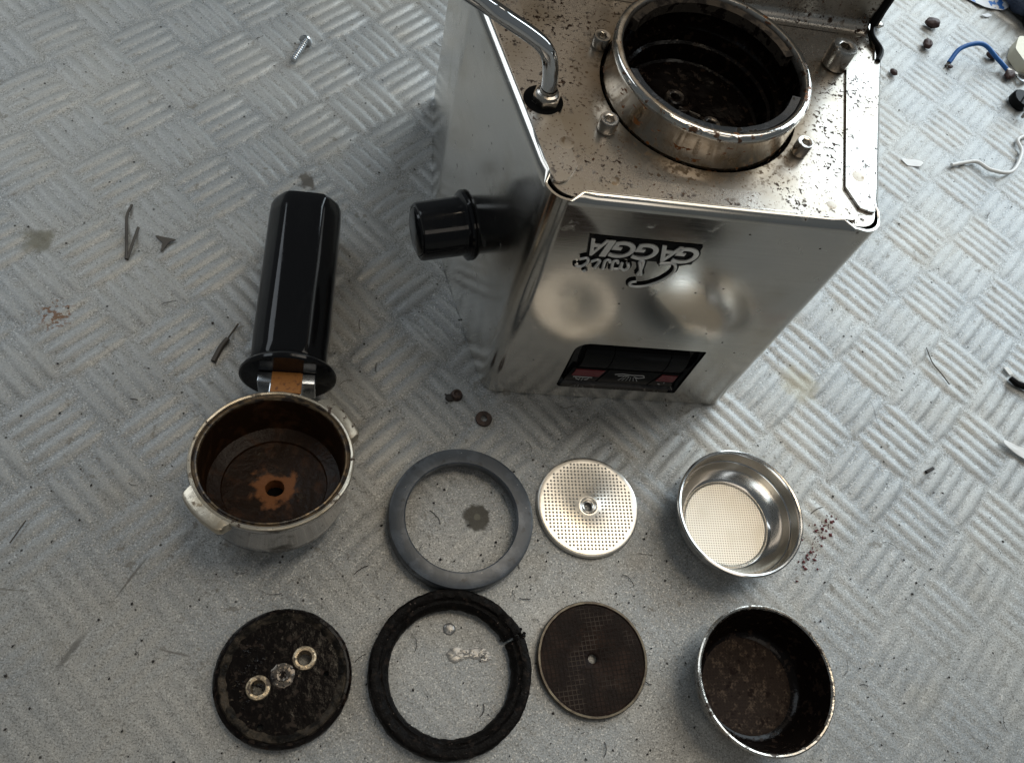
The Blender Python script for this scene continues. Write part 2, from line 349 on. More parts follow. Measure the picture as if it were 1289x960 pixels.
# ------------------------------------------------------------------ floor: one sheet with the tread ribs pressed into it
def floor():
    xs = np.concatenate([[-400, -200, -100, -60, -40, -30], np.arange(-25, 57, .125), [62, 75, 100, 160, 300, 600]])
    ys = np.concatenate([[-300, -120, -50, -20, -8], np.arange(-1.5, 64, .125), [68, 75, 90, 120, 200, 500]])
    X, Y = np.meshgrid(xs, ys); Z = np.zeros_like(X)
    zone = np.clip((Y - 6) / 14, 0, 1); zone = zone * zone * (3 - 2 * zone)
    amp = .24 + .76 * zone
    mid = np.exp(-(((X - 9) / 9) ** 2 + ((Y - 9) / 9) ** 2)); amp = amp * (1 - .62 * mid)
    for i in range(-13, 9):
        for j in range(-7, 9):
            for kind in (0, 1):
                cx = 32.15 + 5.03 * i + .06 * j + (2.5 if kind else 0); cy = 30.05 - .10 * i + 4.9 * j - (2.4 if kind else 0)
                ang = math.radians(45.5 if not kind else -45.5)
                d = (math.cos(ang), math.sin(ang)); n = (-d[1], d[0])
                ix = np.where((xs > cx - 3.2) & (xs < cx + 3.2))[0]; iy = np.where((ys > cy - 3.2) & (ys < cy + 3.2))[0]
                if len(ix) < 3 or len(iy) < 3: continue
                sl = np.ix_(iy, ix); x = X[sl]; y = Y[sl]
                for k in range(-2, 3):
                    rv = rng.uniform(.7, 1.15); ox = cx + n[0] * k * .735; oy = cy + n[1] * k * .735
                    u = (x - ox) * d[0] + (y - oy) * d[1]; v = (x - ox) * n[0] + (y - oy) * n[1]
                    wd = .335 * np.sqrt(np.clip(1 - (u / 1.78) ** 2, 0, 1)) ** 1.3 + 1e-4
                    p = np.clip(1 - (v / wd) ** 2, 0, 1); p = np.where(np.abs(u) < 1.78, p, 0)
                    p = p ** .6 * np.clip(wd / .3, 0, 1) * rv
                    Z[sl] = np.maximum(Z[sl], .10 * p * amp[sl])
    inner = (X > -25) & (X < 57) & (Y > -2) & (Y < 64)
    # soften the press marks a little
    K = Z.copy(); K[1:-1, 1:-1] = .5 * Z[1:-1, 1:-1] + .5 * (4 * Z[1:-1, 1:-1] + 2 * (Z[:-2, 1:-1] + Z[2:, 1:-1] + Z[1:-1, :-2] + Z[1:-1, 2:]) + Z[:-2, :-2] + Z[2:, 2:] + Z[:-2, 2:] + Z[2:, :-2]) / 16
    Z = np.where(inner, K, 0) - .10        # rib tops sit at about z = 0
    ny, nx = X.shape
    V = np.stack([X, Y, Z], -1).reshape(-1, 3) * U
    idx = np.arange(nx * ny).reshape(ny, nx)
    Fq = np.stack([idx[:-1, :-1], idx[:-1, 1:], idx[1:, 1:], idx[1:, :-1]], -1).reshape(-1, 4)
    me = bpy.data.meshes.new('floor'); me.vertices.add(len(V)); me.vertices.foreach_set('co', V.astype(np.float32).ravel())
    me.loops.add(Fq.size); me.loops.foreach_set('vertex_index', Fq.astype(np.int32).ravel())
    me.polygons.add(len(Fq)); me.polygons.foreach_set('loop_start', np.arange(0, Fq.size, 4, dtype=np.int32)); me.polygons.foreach_set('loop_total', np.full(len(Fq), 4, np.int32))
    me.polygons.foreach_set('use_smooth', np.ones(len(Fq), bool)); me.update(calc_edges=True); me.validate()
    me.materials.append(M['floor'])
    o = bpy.data.objects.new('floor', me); C.objects.link(o); o['kind'] = 'structure'
    o['label'] = 'worn grey aluminium tread plate with pressed five bar pattern, dusted with grime'
floor()

# ------------------------------------------------------------------ the espresso machine, standing upside down
H = 15.34
CX = 12.87
mach = thing('espresso_machine', 'stainless steel espresso machine standing upside down with its black group ring facing up', 'coffee machine', (CX, 25, 0))
MX = Matrix.Translation((-CX, -25, 0))     # machine parts are written in scene units and moved to the machine's own origin
def mo(name, bm, m_, parent=None, smooth=35):
    bm.transform(MX if parent is None else Matrix())
    return obj(name, bm, m_, parent or mach, smooth)
def sub(name, bm, m_, parent, smooth=35):
    bm.transform(MX); return obj(name, bm, m_, parent, smooth)

def shell():
    bm = NB()
    P = [(6.40, 19.42), (19.28, 19.42), (22.0, 29.6), (22.0, 39.5), (3.64, 39.5), (3.64, 29.4)]
    rad = [1.0, .75, 3., .4, .4, 3.]
    pts = roundpoly(P, rad, 12); n = len(pts)
    # outward normals and fold weights (the sheet is folded along the straight runs, left open at the two front corners)
    nor = []; wt = []
    for i, p in enumerate(pts):
        a = Vector(pts[i - 1]); b = Vector(pts[(i + 1) % n]); t = (b - a).normalized(); nor.append(Vector((t.y, -t.x)))
    # refine the straight runs so that the fold weight can change over a short length
    Q = []; QN = []
    for i in range(n):
        a, b = Vector(pts[i]), Vector(pts[(i + 1) % n]); Lg = (b - a).length; k = max(1, int(Lg / .45)) if Lg > 1.5 else 1
        for j in range(k):
            t = j / k; Q.append(a.lerp(b, t)); QN.append(nor[i].lerp(nor[(i + 1) % n], t).normalized() if k == 1 else (nor[i] if j == 0 else Vector(((b - a).normalized().y, -(b - a).normalized().x))))
    corners = [Vector(P[0]), Vector(P[1])]
    W = []
    for q in Q:
        d = min((q - c).length for c in corners); W.append(max(0, min(1, (d - 1.02) / .12)))
    f = .42; rows = []
    prof = [(0, .0), (0, .06), (0, H - f)] + [('f', t) for t in (.2, .4, .6, .8, 1.)] + [('e', 0), ('g', 0)]
    for kind, val in prof:
        row = []
        for q, nn, w_ in zip(Q, QN, W):
            if kind == 0: d, z = 0, val
            elif kind == 'f':
                a = val * PI / 2; d = w_ * f * (1 - math.cos(a)); z = H - f + f * math.sin(a) * w_ + (1 - w_) * (f - .16) * val
            elif kind == 'e': d, z = w_ * (f + .03) + (1 - w_) * .10, (H - .002) * w_ + (H - .16) * (1 - w_)
            else: d, z = w_ * (f + .05) + (1 - w_) * .10, H - 1.2 * (1 - w_) - .1
            row.append(bm.verts.new((q.x - nn.x * d, q.y - nn.y * d, z)))
        rows.append(row)
    N_ = len(Q)
    # the switch opening is cut out of the front run
    for A, B in zip(rows, rows[1:]):
        for i in range(N_):
            bm.faces.new((A[i], A[(i + 1) % N_], B[(i + 1) % N_], B[i]))
    bm.faces.new(rows[0][::-1])
    # remove the front face between the corners and put back one with a rounded opening
    xs0 = 7.45; xs1 = 18.45
    kill = [fc for fc in bm.faces if all(abs(v.co.y - 19.42) < 1e-4 for v in fc.verts) and abs(fc.normal.z) < .5 and max(v.co.z for v in fc.verts) <= H - f + 1e-4 and min(v.co.z for v in fc.verts) > .03]
    xs = sorted({round(v.co.x, 5) for fc in kill for v in fc.verts})
    bmesh.ops.delete(bm, geom=kill, context='FACES_ONLY')
    x0, x1 = xs[0], xs[-1]
    bot = [(x, .06) for x in xs]; top = [(x, H - f) for x in xs[::-1]]
    hole = roundpoly([(9.97, 5.42), (9.97, 1.02), (16.32, 1.02), (16.32, 5.42)], [.75, .3, .12, .12], 8)
    L3 = [[Vector((x, z, 0)) for x, z in bot + top], [Vector((x, z, 0)) for x, z in hole]]
    flat = [v for lp in L3 for v in lp]
    vs = [bm.verts.new((v.x, 19.42, v.y)) for v in flat]
    for a, b, c in tessellate_polygon(L3): bm.faces.new((vs[a], vs[b], vs[c]))
    # returned edge of the opening
    k0 = len(L3[0]); nh = len(hole); inn = [bm.verts.new((v.x, 19.62, v.y)) for v in L3[1]]
    for i in range(nh): bm.faces.new((vs[k0 + i], vs[k0 + (i + 1) % nh], inn[(i + 1) % nh], inn[i]))
    bmesh.ops.remove_doubles(bm, verts=bm.verts, dist=.0008)
    return mo('housing', bm, 'steel', smooth=40)
housing = shell()

# base plate (underside of the head) with the round opening for the group
bm = NB()
plate = roundpoly([(6.60, 19.60), (19.08, 19.60), (21.6, 29.5), (21.6, 31.4), (4.0, 31.4), (4.0, 29.5)], [.95, .72, 0, 0, 0, 0], 8)
prism(bm, [plate, ring_pts((12.8, 25.62), 4.13)], H - .22, H - .12)
mo('base_plate', bm, 'plate')
bm = NB(); prism(bm, [[(6.9, 20.1), (18.8, 20.1), (21.3, 30), (21.3, 39), (4.3, 39), (4.3, 30)]], H - 1.6, H - 1.5); mo('inner_shade_sheet', bm, 'gap_shade')  # near-black sheet added under the plate so its gaps look shaded
# side flanges, folded in over the plate
def flange(s):
    a = [(19.02, 20.12), (18.72, 20.32), (18.32, 21.35), (19.85, 28.15), (20.6, 28.9), (21.25, 28.9), (21.25, 28.45), (19.06, 20.30)]
    inner = [(18.98, 20.28), (18.60, 20.42), (18.22, 21.40), (19.82, 28.15)]
    outer = [(21.62, 29.2), (21.60, 29.0), (19.20, 20.30)]
    if s > 0: pts = inner + [(20.3, 28.75), (21.2, 28.75)] + outer[1:]
    else: pts = [(2 * CX - x, y) for x, y in [(19.02, 20.10), (18.72, 20.25), (18.30, 20.95), (19.95, 28.15), (20.5, 31.3), (21.72, 31.3), (21.72, 29.6), (19.24, 20.15)]]
    bm = NB(); prism(bm, [pts], H - .10, H); return mo('side_flange', bm, 'flange')
fl1 = flange(1); fl2 = flange(-1)
# front flange
bm = NB()
pts = [(7.55, 19.77), (18.25, 19.77), (18.1, 20.1), (17.5, 20.62), (8.55, 20.62), (7.75, 20.15)]
prism(bm, [pts], H - .10, H - .003); mo('front_flange', bm, 'plate')
# spot welds / round marks on the flanges
for x, y, r in ((18.9, 22.0, .27), (17.4, 20.4, .2), (8.8, 20.4, .2), (7.1, 22.0, .3)):
    bm = NB(); lathe(bm, [(.0, .004), (r * .9, .003), (r, .0)], 20, fr((x, y, H))); mo('spot_weld', bm, 'weldmark')

# rear column (the body below the head; upside down it rises behind the plate)
bm = NB()
prism(bm, [roundpoly([(3.72, 31.5), (21.52, 31.5), (21.92, 31.9), (21.92, 39.4), (3.72, 39.4)], [0, 0, 0, .4, .4], 5)], H - .1, 33.5)
col = mo('rear_column', bm, 'steel')
bm = NB()   # recessed wall with its swept foot
R_ = .55; prof = [(30.92 - R_, H - .10)] + [(30.92 - R_ + R_ * math.sin(t), H - .10 + R_ - R_ * math.cos(t)) for t in np.linspace(0, PI / 2, 9)[1:]] + [(30.92, 33.4), (31.48, 33.4)]
vr = []
for x in (4.0, 21.45): vr.append([bm.verts.new((x, y, z)) for y, z in prof])
for i in range(len(prof) - 1): bm.faces.new((vr[0][i], vr[1][i], vr[1][i + 1], vr[0][i + 1]))
mo('splash_back', bm, 'plate')
bm = NB()
tube(bm, [(21.62, 30.95, 33), (21.62, 30.95, 24), (21.62, 30.95, 16.3), (21.60, 30.85, 15.6)], [.22] * 4, 8)
tube(bm, spline([(21.60, 30.85, 15.55), (21.5, 30.2, 15.45), (21.72, 29.4, 15.42), (21.42, 28.75, 15.38)], 5), .12, 8)
mo('edge_shadow_strip', bm, 'softblack')  # black tubes added to stand for the shadow along the wall's edge

# group head
GC = (12.78, 25.62)
G = Matrix.Translation((GC[0], GC[1], 0))
def lump(r, z, a, i): return r, z
bm = NB()
prof = [(4.0, H - .7), (4.02, H - .1), (3.97, H + .05), (3.95, H + 1.15), (4.02, H + 1.30), (4.02, H + 1.42), (3.96, H + 1.55), (3.86, H + 1.60), (3.72, H + 1.58), (3.66, H + 1.50), (3.62, H + 1.2)]
lathe(bm, prof, 96, None, wob=lambda r, z, a, i: (r + (.02 * noise.noise(Vector((math.cos(a) * 6, math.sin(a) * 6, i))) if 3 < i < 10 else 0), z))
gr = obj('group_ring', bm, 'ring_out', mach, 40, loc=(GC[0] - CX, GC[1] - 25, 0))
def gsub(name, bm, m_, sm=40): return obj(name, bm, m_, gr, sm)
bm = NB()
lathe(bm, [(3.62, H + 1.25), (3.60, H + .2), (3.50, H + .02), (3.22, H - .02), (3.18, H - .35), (3.05, H - .42), (3.0, H - 1.2), (2.8, H - 1.3)], 96, wob=wobble(.035, 3, 2))
gsub('bore', bm, 'burnt')
bm = NB()
lathe(bm, [(.0, H - 1.15), (.5, H - 1.15), (.55, H - 1.25), (2.3, H - 1.28), (2.45, H - 1.2), (2.85, H - 1.22), (2.9, H - 1.4)], 72, wob=wobble(.05, 4, 5))
gsub('boiler_face', bm, 'burnt')
for ang in (-.75, 2.39):
    bm = NB(); x, y = .95 * math.cos(ang) + .1, .95 * math.sin(ang) - .1
    lathe(bm, [(.2, H - 1.35), (.2, H - .98), (.24, H - .95), (.37, H - .95), (.42, H - 1.0), (.44, H - 1.28)], 24, Matrix.Translation((x, y, 0)), wob=wobble(.03, 6, ang))
    gsub('screw_boss', bm, 'grimy')
# bayonet ledges inside the mouth
for a0, a1 in ((math.radians(196), math.radians(338)), (math.radians(15), math.radians(150))):
    bm = NB(); lathe(bm, [(3.60, H + 1.46), (3.30, H + 1.40), (3.28, H + .95), (3.61, H + .92)], 40, closed=True, a0=a0, a1=a1, wob=wobble(.02, 5, a0))
    gsub('bayonet_ledge', bm, 'ledge' if a0 > 2 else 'grimy')
# black ring standing in for shade in the gap between plate and group
bm = NB(); lathe(bm, [(4.0, H - .5), (4.3, H - .5), (4.3, H - .24), (4.2, H - .23)], 80); gsub('gap_shade_ring', bm, 'gap_shade')

# socket head bolts round the group
def bolt(x, y, r, h, hexr, name='socket_bolt'):
    bm = NB(); z = H - .12
    lathe(bm, [(r * .9, 0), (r * .98, .05), (r, .12), (r, h * .35), (r * 1.0, h * .9), (r * .93, h), (hexr * 1.15, h)], 32)
    # hexagonal socket
    o = [bm.verts.new((hexr * 1.15 * math.cos(2 * PI * k / 32), hexr * 1.15 * math.sin(2 * PI * k / 32), h)) for k in range(32)]
    def hexp(k): 
        a = 2 * PI * k / 32; s = ((a + .3) % (PI / 3)) - PI / 6; return hexr * math.cos(PI / 6) / math.cos(s) , a
    t = [bm.verts.new((hexp(k)[0] * math.cos(hexp(k)[1]), hexp(k)[0] * math.sin(hexp(k)[1]), h - .02)) for k in range(32)]
    d = [bm.verts.new((hexp(k)[0] * math.cos(hexp(k)[1]), hexp(k)[0] * math.sin(hexp(k)[1]), h * .45)) for k in range(32)]
    for A, B in ((o, t), (t, d)):
        for k in range(32): bm.faces.new((A[k], A[(k + 1) % 32], B[(k + 1) % 32], B[k]))
    bm.faces.new(d); bmesh.ops.remove_doubles(bm, verts=bm.verts, dist=.0005)
    return obj(name, bm, 'bolt', mach, 30, loc=(x - CX, y - 25, z))
bolt(8.80, 27.50, .35, .52, .19); bolt(8.70, 23.02, .37, .56, .2); bolt(16.60, 23.0, .33, .62, .18); bolt(16.85, 27.9, .35, .52, .19)
big = bolt(19.3, 28.3, .56, 1.0, .27, 'hollow_stud'); big.rotation_euler = (-.05, .02, 0)

# steam wand: nut on a black disc that paints a hole's shade, bent chrome tube
bm = NB()
lathe(bm, [(.0, .006), (.74, .008), (.80, -.02)], 32, fr((6.28, 24.0, H), (0, 0, 1))); mo('wand_hole_shade', bm, 'gap_shade')
bm = NB()
wp = spline([(6.40, 24.0, H - .3), (6.38, 23.98, 15.8), (6.31, 24.16, 16.5), (6.12, 24.28, 17.1), (5.74, 24.29, 17.6), (5.14, 24.31, 18.0), (4.26, 24.29, 18.5), (3.33, 24.31, 19.0), (1.2, 23.7, 20.6), (-1.0, 23.4, 22.0)], 8)
tube(bm, wp, .30, 20); wand = mo('steam_wand', bm, 'chrome', smooth=60)
bm = NB()
hexa = [(.56 * math.cos(k * PI / 3 + .2), .56 * math.sin(k * PI / 3 + .2)) for k in range(6)]
prism(bm, [roundpoly(hexa, .06, 2)], 0, .3); lathe(bm, [(.46, .29), (.42, .42), (.33, .46), (.32, .6)], 24)
bm.transform(Matrix.Translation((6.38, 23.98, H + .02))); sub('lock_nut', bm, 'bolt', wand)

# steam knob on the left side panel
nx = Vector((-0.96083, -0.27712, 0)); pc = Vector((4.93, 25.35, 5.75))
K = Matrix.Translation(pc) @ nx.to_track_quat('Z', 'Y').to_matrix().to_4x4()
bm = NB()
def knobr(r, z, a, i): return r * (1 + .012 * math.cos(a * 8)), z
lathe(bm, [(0, -.1), (1.0, -.1), (1.0, .15), (1.62, .16), (1.68, .22), (1.68, .30), (1.62, .38), (1.5, .42), (1.42, .5), (1.40, .6), (1.37, 2.5), (1.33, 2.6), (1.24, 2.64), (1.21, 2.6), (1.14, 2.6), (1.1, 2.7), (.95, 2.74), (0, 2.76)], 72, K, wob=knobr)
mo('steam_knob', bm, 'blackplastic', smooth=30)

# front badge lettering (upside down, like the machine)
badge = None
def glyph(ch, off=0.):
    cu = bpy.data.curves.new('t', 'FONT'); cu.body = ch; cu.size = 1; cu.offset = off; cu.shear = .0; cu.resolution_u = 6
    o = bpy.data.objects.new('t', cu); C.objects.link(o); bpy.context.view_layer.update()
    me = o.to_mesh(); bm = bmesh.new(); bm.from_mesh(me); o.to_mesh_clear(); bpy.data.objects.remove(o); bpy.data.curves.remove(cu)
    return bm
def front_letter(bm, x_right, wdt, zbase, hgt, y0, y1, grow=0., shear=.0):
    """flat glyph -> extruded block on the front face, rotated half a turn"""
    bmesh.ops.remove_doubles(bm, verts=bm.verts, dist=1e-4)
    xs = [v.co.x for v in bm.verts]; ys = [v.co.y for v in bm.verts]; a, b, c, d = min(xs), max(xs), min(ys), max(ys)
    for v in bm.verts:
        u = (v.co.x - a) / (b - a); t = (v.co.y - c) / (d - c)
        u = (u * (wdt + 2 * grow) - grow) + shear * t * hgt; t = t * (hgt + 2 * grow) - grow
        v.co = Vector((x_right - u, y1, zbase - t))
    r = bmesh.ops.extrude_face_region(bm, geom=list(bm.faces)); vs = [g for g in r['geom'] if isinstance(g, bmesh.types.BMVert)]
    for v in vs: v.co.y = y0
    return bm
lets = [('G', 12.90, .92), ('A', 12.08, .86), ('G', 11.25, .92), ('G', 10.32, .92), ('I', 9.36, .26), ('A', 9.12, .72)]
bb = NB()
for i, (ch, xr, wd) in enumerate(lets):
    g = front_letter(glyph(ch, .085), xr, wd, 13.28, 1.12, 19.415, 19.33, .09, .12)
    me = bpy.data.meshes.new('tmp'); g.to_mesh(me); g.free(); bb.from_mesh(me); bpy.data.meshes.remove(me)
box(bb, 8.5, 12.85, 19.355, 19.415, 12.16, 13.42, .03)
# "Classic" script strokes, x measured leftwards from the C
def S(pts): return [(12.45 - x * 1.0 - .28 * z, 0, 12.22 - z) for x, z in pts]
strokes = [
    [(.95, .10), (.55, -.02), (.25, .10), (.02, .55), (.10, 1.15), (.45, 1.62), (.85, 1.78), (1.15, 1.72), (1.22, 1.52), (1.05, 1.42)],
    [(1.15, .95), (1.5, .42), (1.72, .10), (1.62, .02), (1.38, .55), (1.30, .95)],
    [(2.15, .22), (1.95, .50), (1.98, .72), (2.2, .6), (2.35, .25), (2.25, .62), (2.45, .70)],
    [(2.5, .75), (2.72, .25), (2.62, .15), (2.5, .3)], [(2.85, .78), (3.05, .25), (2.95, .15), (2.82, .3)],
    [(3.2, .75), (3.25, .3), (3.4, .2), (3.55, .35)], [(3.45, .95), (3.5, 1.05)],
    [(4.05, .25), (3.85, .15), (3.68, .4), (3.75, .7), (3.95, .72), (4.02, .6)]]
for st in strokes:
    p3 = [(x, 19.37, z) for x, _, z in spline(S(st), 5)]
    n0 = len(bb.verts); tube(bb, p3, .15, 8)
    bb.verts.ensure_lookup_table()
    for v in bb.verts[n0:]: v.co.y = 19.37 + (v.co.y - 19.37) * .35
badge = mo('badge', bb, 'softblack', smooth=40)
for i, (ch, xr, wd) in enumerate(lets):
    sub('badge_letter', front_letter(glyph(ch, .02), xr, wd, 13.31, 1.02, 19.345, 19.28, 0, .12), 'silver', badge, 30)
bm = NB()
for st in strokes: 
    n0 = len(bm.verts); tube(bm, [(x, 19.33, z) for x, _, z in spline(S(st), 6)], .07, 8)
sub('badge_script', bm, 'silver', badge, 60)

# switch panel
bm = NB()
rp = roundpoly([(9.97, 5.42), (9.97, 1.02), (16.32, 1.02), (16.32, 5.42)], [.75, .3, .12, .12], 8)
rin = roundpoly([(10.25, 4.95), (10.35, 1.15), (16.1, 1.15), (16.15, 5.05)], [.5, .2, .1, .1], 8)
FX = Matrix(((1, 0, 0, 0), (0, 0, -1, 0), (0, 1, 0, 0), (0, 0, 0, 1)))   # (x, z, depth) -> (x, -depth, z)
a = [bm.verts.new((x, 19.60, z)) for x, z in rp]; b = [bm.verts.new((x, 19.9, z)) for x, z in rin]; n = len(a)
for i in range(n): bm.faces.new((a[i], a[(i + 1) % n], b[(i + 1) % n], b[i]))
bm.faces.new(b)
panel = mo('switch_panel', bm, 'blackplastic')
def rocker(x0, x1):
    bm = NB(); pr = [(19.95, 2.62)] + [(19.52 + .30 * (1 - math.sin(t)) * 1.0, 3.50 - .88 * math.cos(t)) for t in np.linspace(0.25, PI / 2, 6)] + [(19.52 + .30 * (1 - math.sin(t)), 3.50 - .88 * math.cos(t)) for t in np.linspace(PI / 2, PI - .25, 6)[1:]] + [(19.95, 4.38)]
    L_ = [bm.verts.new((x0, y, z)) for y, z in pr]; R2 = [bm.verts.new((x1, y, z)) for y, z in pr]
    for i in range(len(pr) - 1): bm.faces.new((L_[i], R2[i], R2[i + 1], L_[i + 1]))
    bm.faces.new(L_); bm.faces.new(R2[::-1]); return sub('rocker_switch', bm, 'softblack', panel, 30)
rocker(10.72, 12.12); rocker(12.17, 14.98); rocker(15.03, 15.95)
def strip(name, pts, m_, y0=19.9, y1=19.72):
    bm = NB(); prism(bm, [pts], 0, y0 - y1, Matrix.Translation((0, y0, 0)) @ FX); return sub(name, bm, m_, panel)
strip('label_plate', [(10.35, 1.2), (12.0, 1.2), (12.35, 2.5), (10.55, 2.5)], 'softblack')
strip('label_plate', [(12.08, 1.2), (14.75, 1.2), (15.15, 2.5), (12.42, 2.5)], 'softblack')
strip('label_plate', [(14.83, 1.2), (16.1, 1.2), (16.1, 2.5), (15.22, 2.5)], 'softblack')
strip('indicator_lens', [(10.62, 1.78), (12.05, 1.78), (12.2, 2.42), (10.72, 2.42)], 'red', 19.73, 19.68)
strip('indicator_lens', [(15.05, 1.72), (16.0, 1.72), (16.05, 2.36), (15.22, 2.36)], 'red', 19.73, 19.68)
bm = NB()   # printed pictograms: cup, steam, small power mark (upside down)
def ink(pl, w_=.03):
    for p, q in zip(pl, pl[1:]):
        tube(bm, [(p[0], 19.715, p[1]), (q[0], 19.715, q[1])], w_, 4)
ink([(10.75, 1.62), (11.75, 1.62)]); ink([(10.9, 1.62), (10.95, 1.42), (11.1, 1.35)]); ink([(11.6, 1.62), (11.55, 1.42), (11.4, 1.35)])
ink([(11.15, 1.5), (11.12, 1.28)]); ink([(11.3, 1.5), (11.27, 1.25)])
for k in range(6): ink([(13.35 + .12 * k, 1.9), (13.15 + .2 * k, 1.52)], .02)
ink([(12.8, 2.1), (13.2, 2.2), (13.7, 2.12), (14.3, 2.15), (14.4, 1.95), (14.1, 1.85), (13.85, 1.95)], .028); ink([(13.0, 1.95), (13.3, 2.02), (13.6, 1.98)], .025)
ink([(15.3, 1.42), (15.42, 1.35)]); ink([(15.6, 1.5), (15.62, 1.6)])
sub('printed_symbols', bm, 'symbol', panel)

# ------------------------------------------------------------------ portafilter
th = .158
pf = thing('portafilter', 'worn chrome portafilter with coffee stained bowl and long black handle lying on tread plate', 'portafilter', (-3.24, 13.39, .50), (-th, 0, 0))
PW = Matrix.Translation((-3.24, 13.39, .50)) @ Euler((-th, 0, 0)).to_matrix().to_4x4(); PI_ = PW.inverted()
bm = NB()
lathe(bm, [(.9, -.42), (1.0, -.35), (1.0, 0), (2.6, .02), (2.95, .14), (3.16, .45), (3.22, 1.0), (3.25, 2.4), (3.32, 2.62), (3.42, 2.8), (3.42, 3.0)], 96)
bowl = obj('bowl', bm, 'bowl_out', pf)
bm = NB()
lathe(bm, [(3.42, 2.98), (3.40, 3.07), (3.34, 3.10), (3.26, 3.08), (3.24, 3.0)], 112, wob=wobble(.010, 6, 3))
obj('rim', bm, 'brass', bowl)
bm = NB()
lathe(bm, [(3.25, 3.0), (3.20, 2.95), (3.13, 2.95), (3.11, 3.02), (3.05, 3.03), (3.0, 2.96)], 112, wob=wobble(.012, 6, 3))
obj('inner_lip', bm, 'lip', bowl)
bm = NB()
lathe(bm, [(3.01, 3.0), (2.94, 2.4), (2.9, 1.2), (2.84, .95), (2.5, .78), (2.3, .70), (2.25, .60), (1.2, .48), (.5, .44), (.42, .40), (.40, .0), (.42, -.3)], 96, wob=wobble(.02, 3, 8))
obj('stained_inside', bm, 'bowl_in', bowl)
bm = NB(); disc_cap(bm, .5, -.3, 24); obj('outlet_shade', bm, 'gap_shade', bowl)  # near-black disc closes the outlet and paints the shade inside it
for a0, a1 in ((206, 247), (19, 61)):
    bm = NB(); a0, a1 = math.radians(a0), math.radians(a1)
    def lw(r, z, a, i, a0=a0, a1=a1):
        t = (a - a0) / (a1 - a0); k = min(1, min(t, 1 - t) * 9 + .35) if r > 3.5 else 1
        return 3.3 + (r - 3.3) * k + .02 * noise.noise(Vector((a * 9, z, 0))), z
    lathe(bm, [(3.3, 3.08), (3.72, 3.07), (3.84, 3.0), (3.87, 2.88), (3.84, 2.6), (3.72, 2.5), (3.3, 2.45)], 18, closed=True, a0=a0, a1=a1, wob=lw)
    obj('locking_lug', bm, 'brass', bowl)
# neck, flange, handle (given in scene units, brought into the portafilter's own frame)
ha = Vector((-3.06, 18.35, 2.25)); hb = Vector((-3.0, 28.45, 1.68)); hd = (hb - ha).normalized()
HF = PI_ @ Matrix.Translation(ha) @ Matrix((Vector((-1, 0, 0)), Vector((1, 0, 0)).cross(hd), hd)).transposed().to_4x4()   # local x right, y up, z along the handle
bm = NB(); box(bm, -.75, .75, -.75, .50, -1.25, .1, .08, HF); neck = obj('neck', bm, 'zinc', pf)
bm = NB(); box(bm, -1.28, 1.28, -.82, .56, -.62, -.08, .05, HF); obj('neck_nut', bm, 'zinc', neck)
bm = NB(); box(bm, -.70, .66, .30, .60, -1.15, -.07, .03, HF); obj('rust_patch', bm, 'rustlabel', neck)
bm = NB()
lathe(bm, [(0, -.06), (2.0, -.06), (2.1, 0.0), (2.12, .12), (2.05, .26), (1.85, .36), (1.72, .5)], 64, HF, wob=lambda r, z, a, i: (r * (1 + .04 * math.cos(2 * a)) - (.12 if math.sin(a) > 0 else 0) * abs(math.sin(a)) * (r > 1.9), z))
handle_f = None
def facet(r, z, a, i):
    # a rounded eight-sided grip
    t = 0.0
    for q, d in ((0, 1.0), (PI / 4, 1.07), (PI / 2, .97), (3 * PI / 4, 1.07)): t += abs(math.cos(a - q) / d) ** 22
    return r * t ** (-1 / 22), z
HL = (hb - ha).length
bm2 = NB()
lathe(bm2, [(1.66, .3), (1.70, .5), (1.70, .9), (1.74, 2.), (1.76, HL * .6), (1.78, HL - 1.2), (1.76, HL - .5), (1.66, HL - .18), (1.45, HL - .02), (1.0, HL + .05), (0, HL + .07)], 96, HF, wob=facet)
hd_o = obj('handle', bm2, 'blackplastic', pf, 24)
obj('handle_flange', bm, 'blackplastic', hd_o, 30)

# ------------------------------------------------------------------ gaskets
bm = NB()
lathe(bm, [(2.60, .80), (2.66, .86), (3.22, .86), (3.34, .82), (3.38, .70), (3.38, .15), (3.30, .0), (2.95, .0), (2.75, .10), (2.62, .35)], 128, closed=True, wob=lambda r, z, a, i: (r, z))
tag(obj('group_gasket', bm, 'rubbernew', None, 40, loc=(5.20, 12.46, 0.0)), 'clean dark grey rubber gasket ring, new and whole, lying left of the bright screen', 'gasket', 'group gaskets')
bm = NB(); g0 = math.radians(27.5)
def og(r, z, a, i):
    q = Vector((math.cos(a) * 4, math.sin(a) * 4, i * .6)); t = min(1, abs(((a - g0 + PI) % (2 * PI)) - PI) / .2)
    e = .03 * noise.noise(q) + .035 * noise.noise(q * 3.1)
    return r + e + .02 * (1 - t), z + .03 * noise.noise(q * 2) + (.10 * (1 - t) if a < g0 + 1 else -.04 * (1 - t))
lathe(bm, [(2.66, .42), (2.74, .58), (2.86, .68), (2.96, .64), (3.02, .66), (3.10, .80), (3.34, .84), (3.46, .76), (3.50, .5), (3.50, .12), (3.40, .0), (2.90, .0), (2.70, .08), (2.64, .22)], 260, closed=True, a0=g0 + .012, a1=g0 + 2 * PI - .03, wob=og)
old_g = tag(obj('group_gasket', bm, 'rubberold', None, 50, loc=(4.76, 5.66, 0)), 'old black gasket ring, crusted with coffee and split through at upper right', 'gasket', 'group gaskets')
bm = NB()
for k in range(16):
    a = g0 + random.uniform(-.05, .05); rr = 3.05 + random.uniform(0, .55); blob(bm, (rr * math.cos(a), rr * math.sin(a), .62 + random.random() * .22), [random.uniform(.05, .14)] * 3, k, 1)
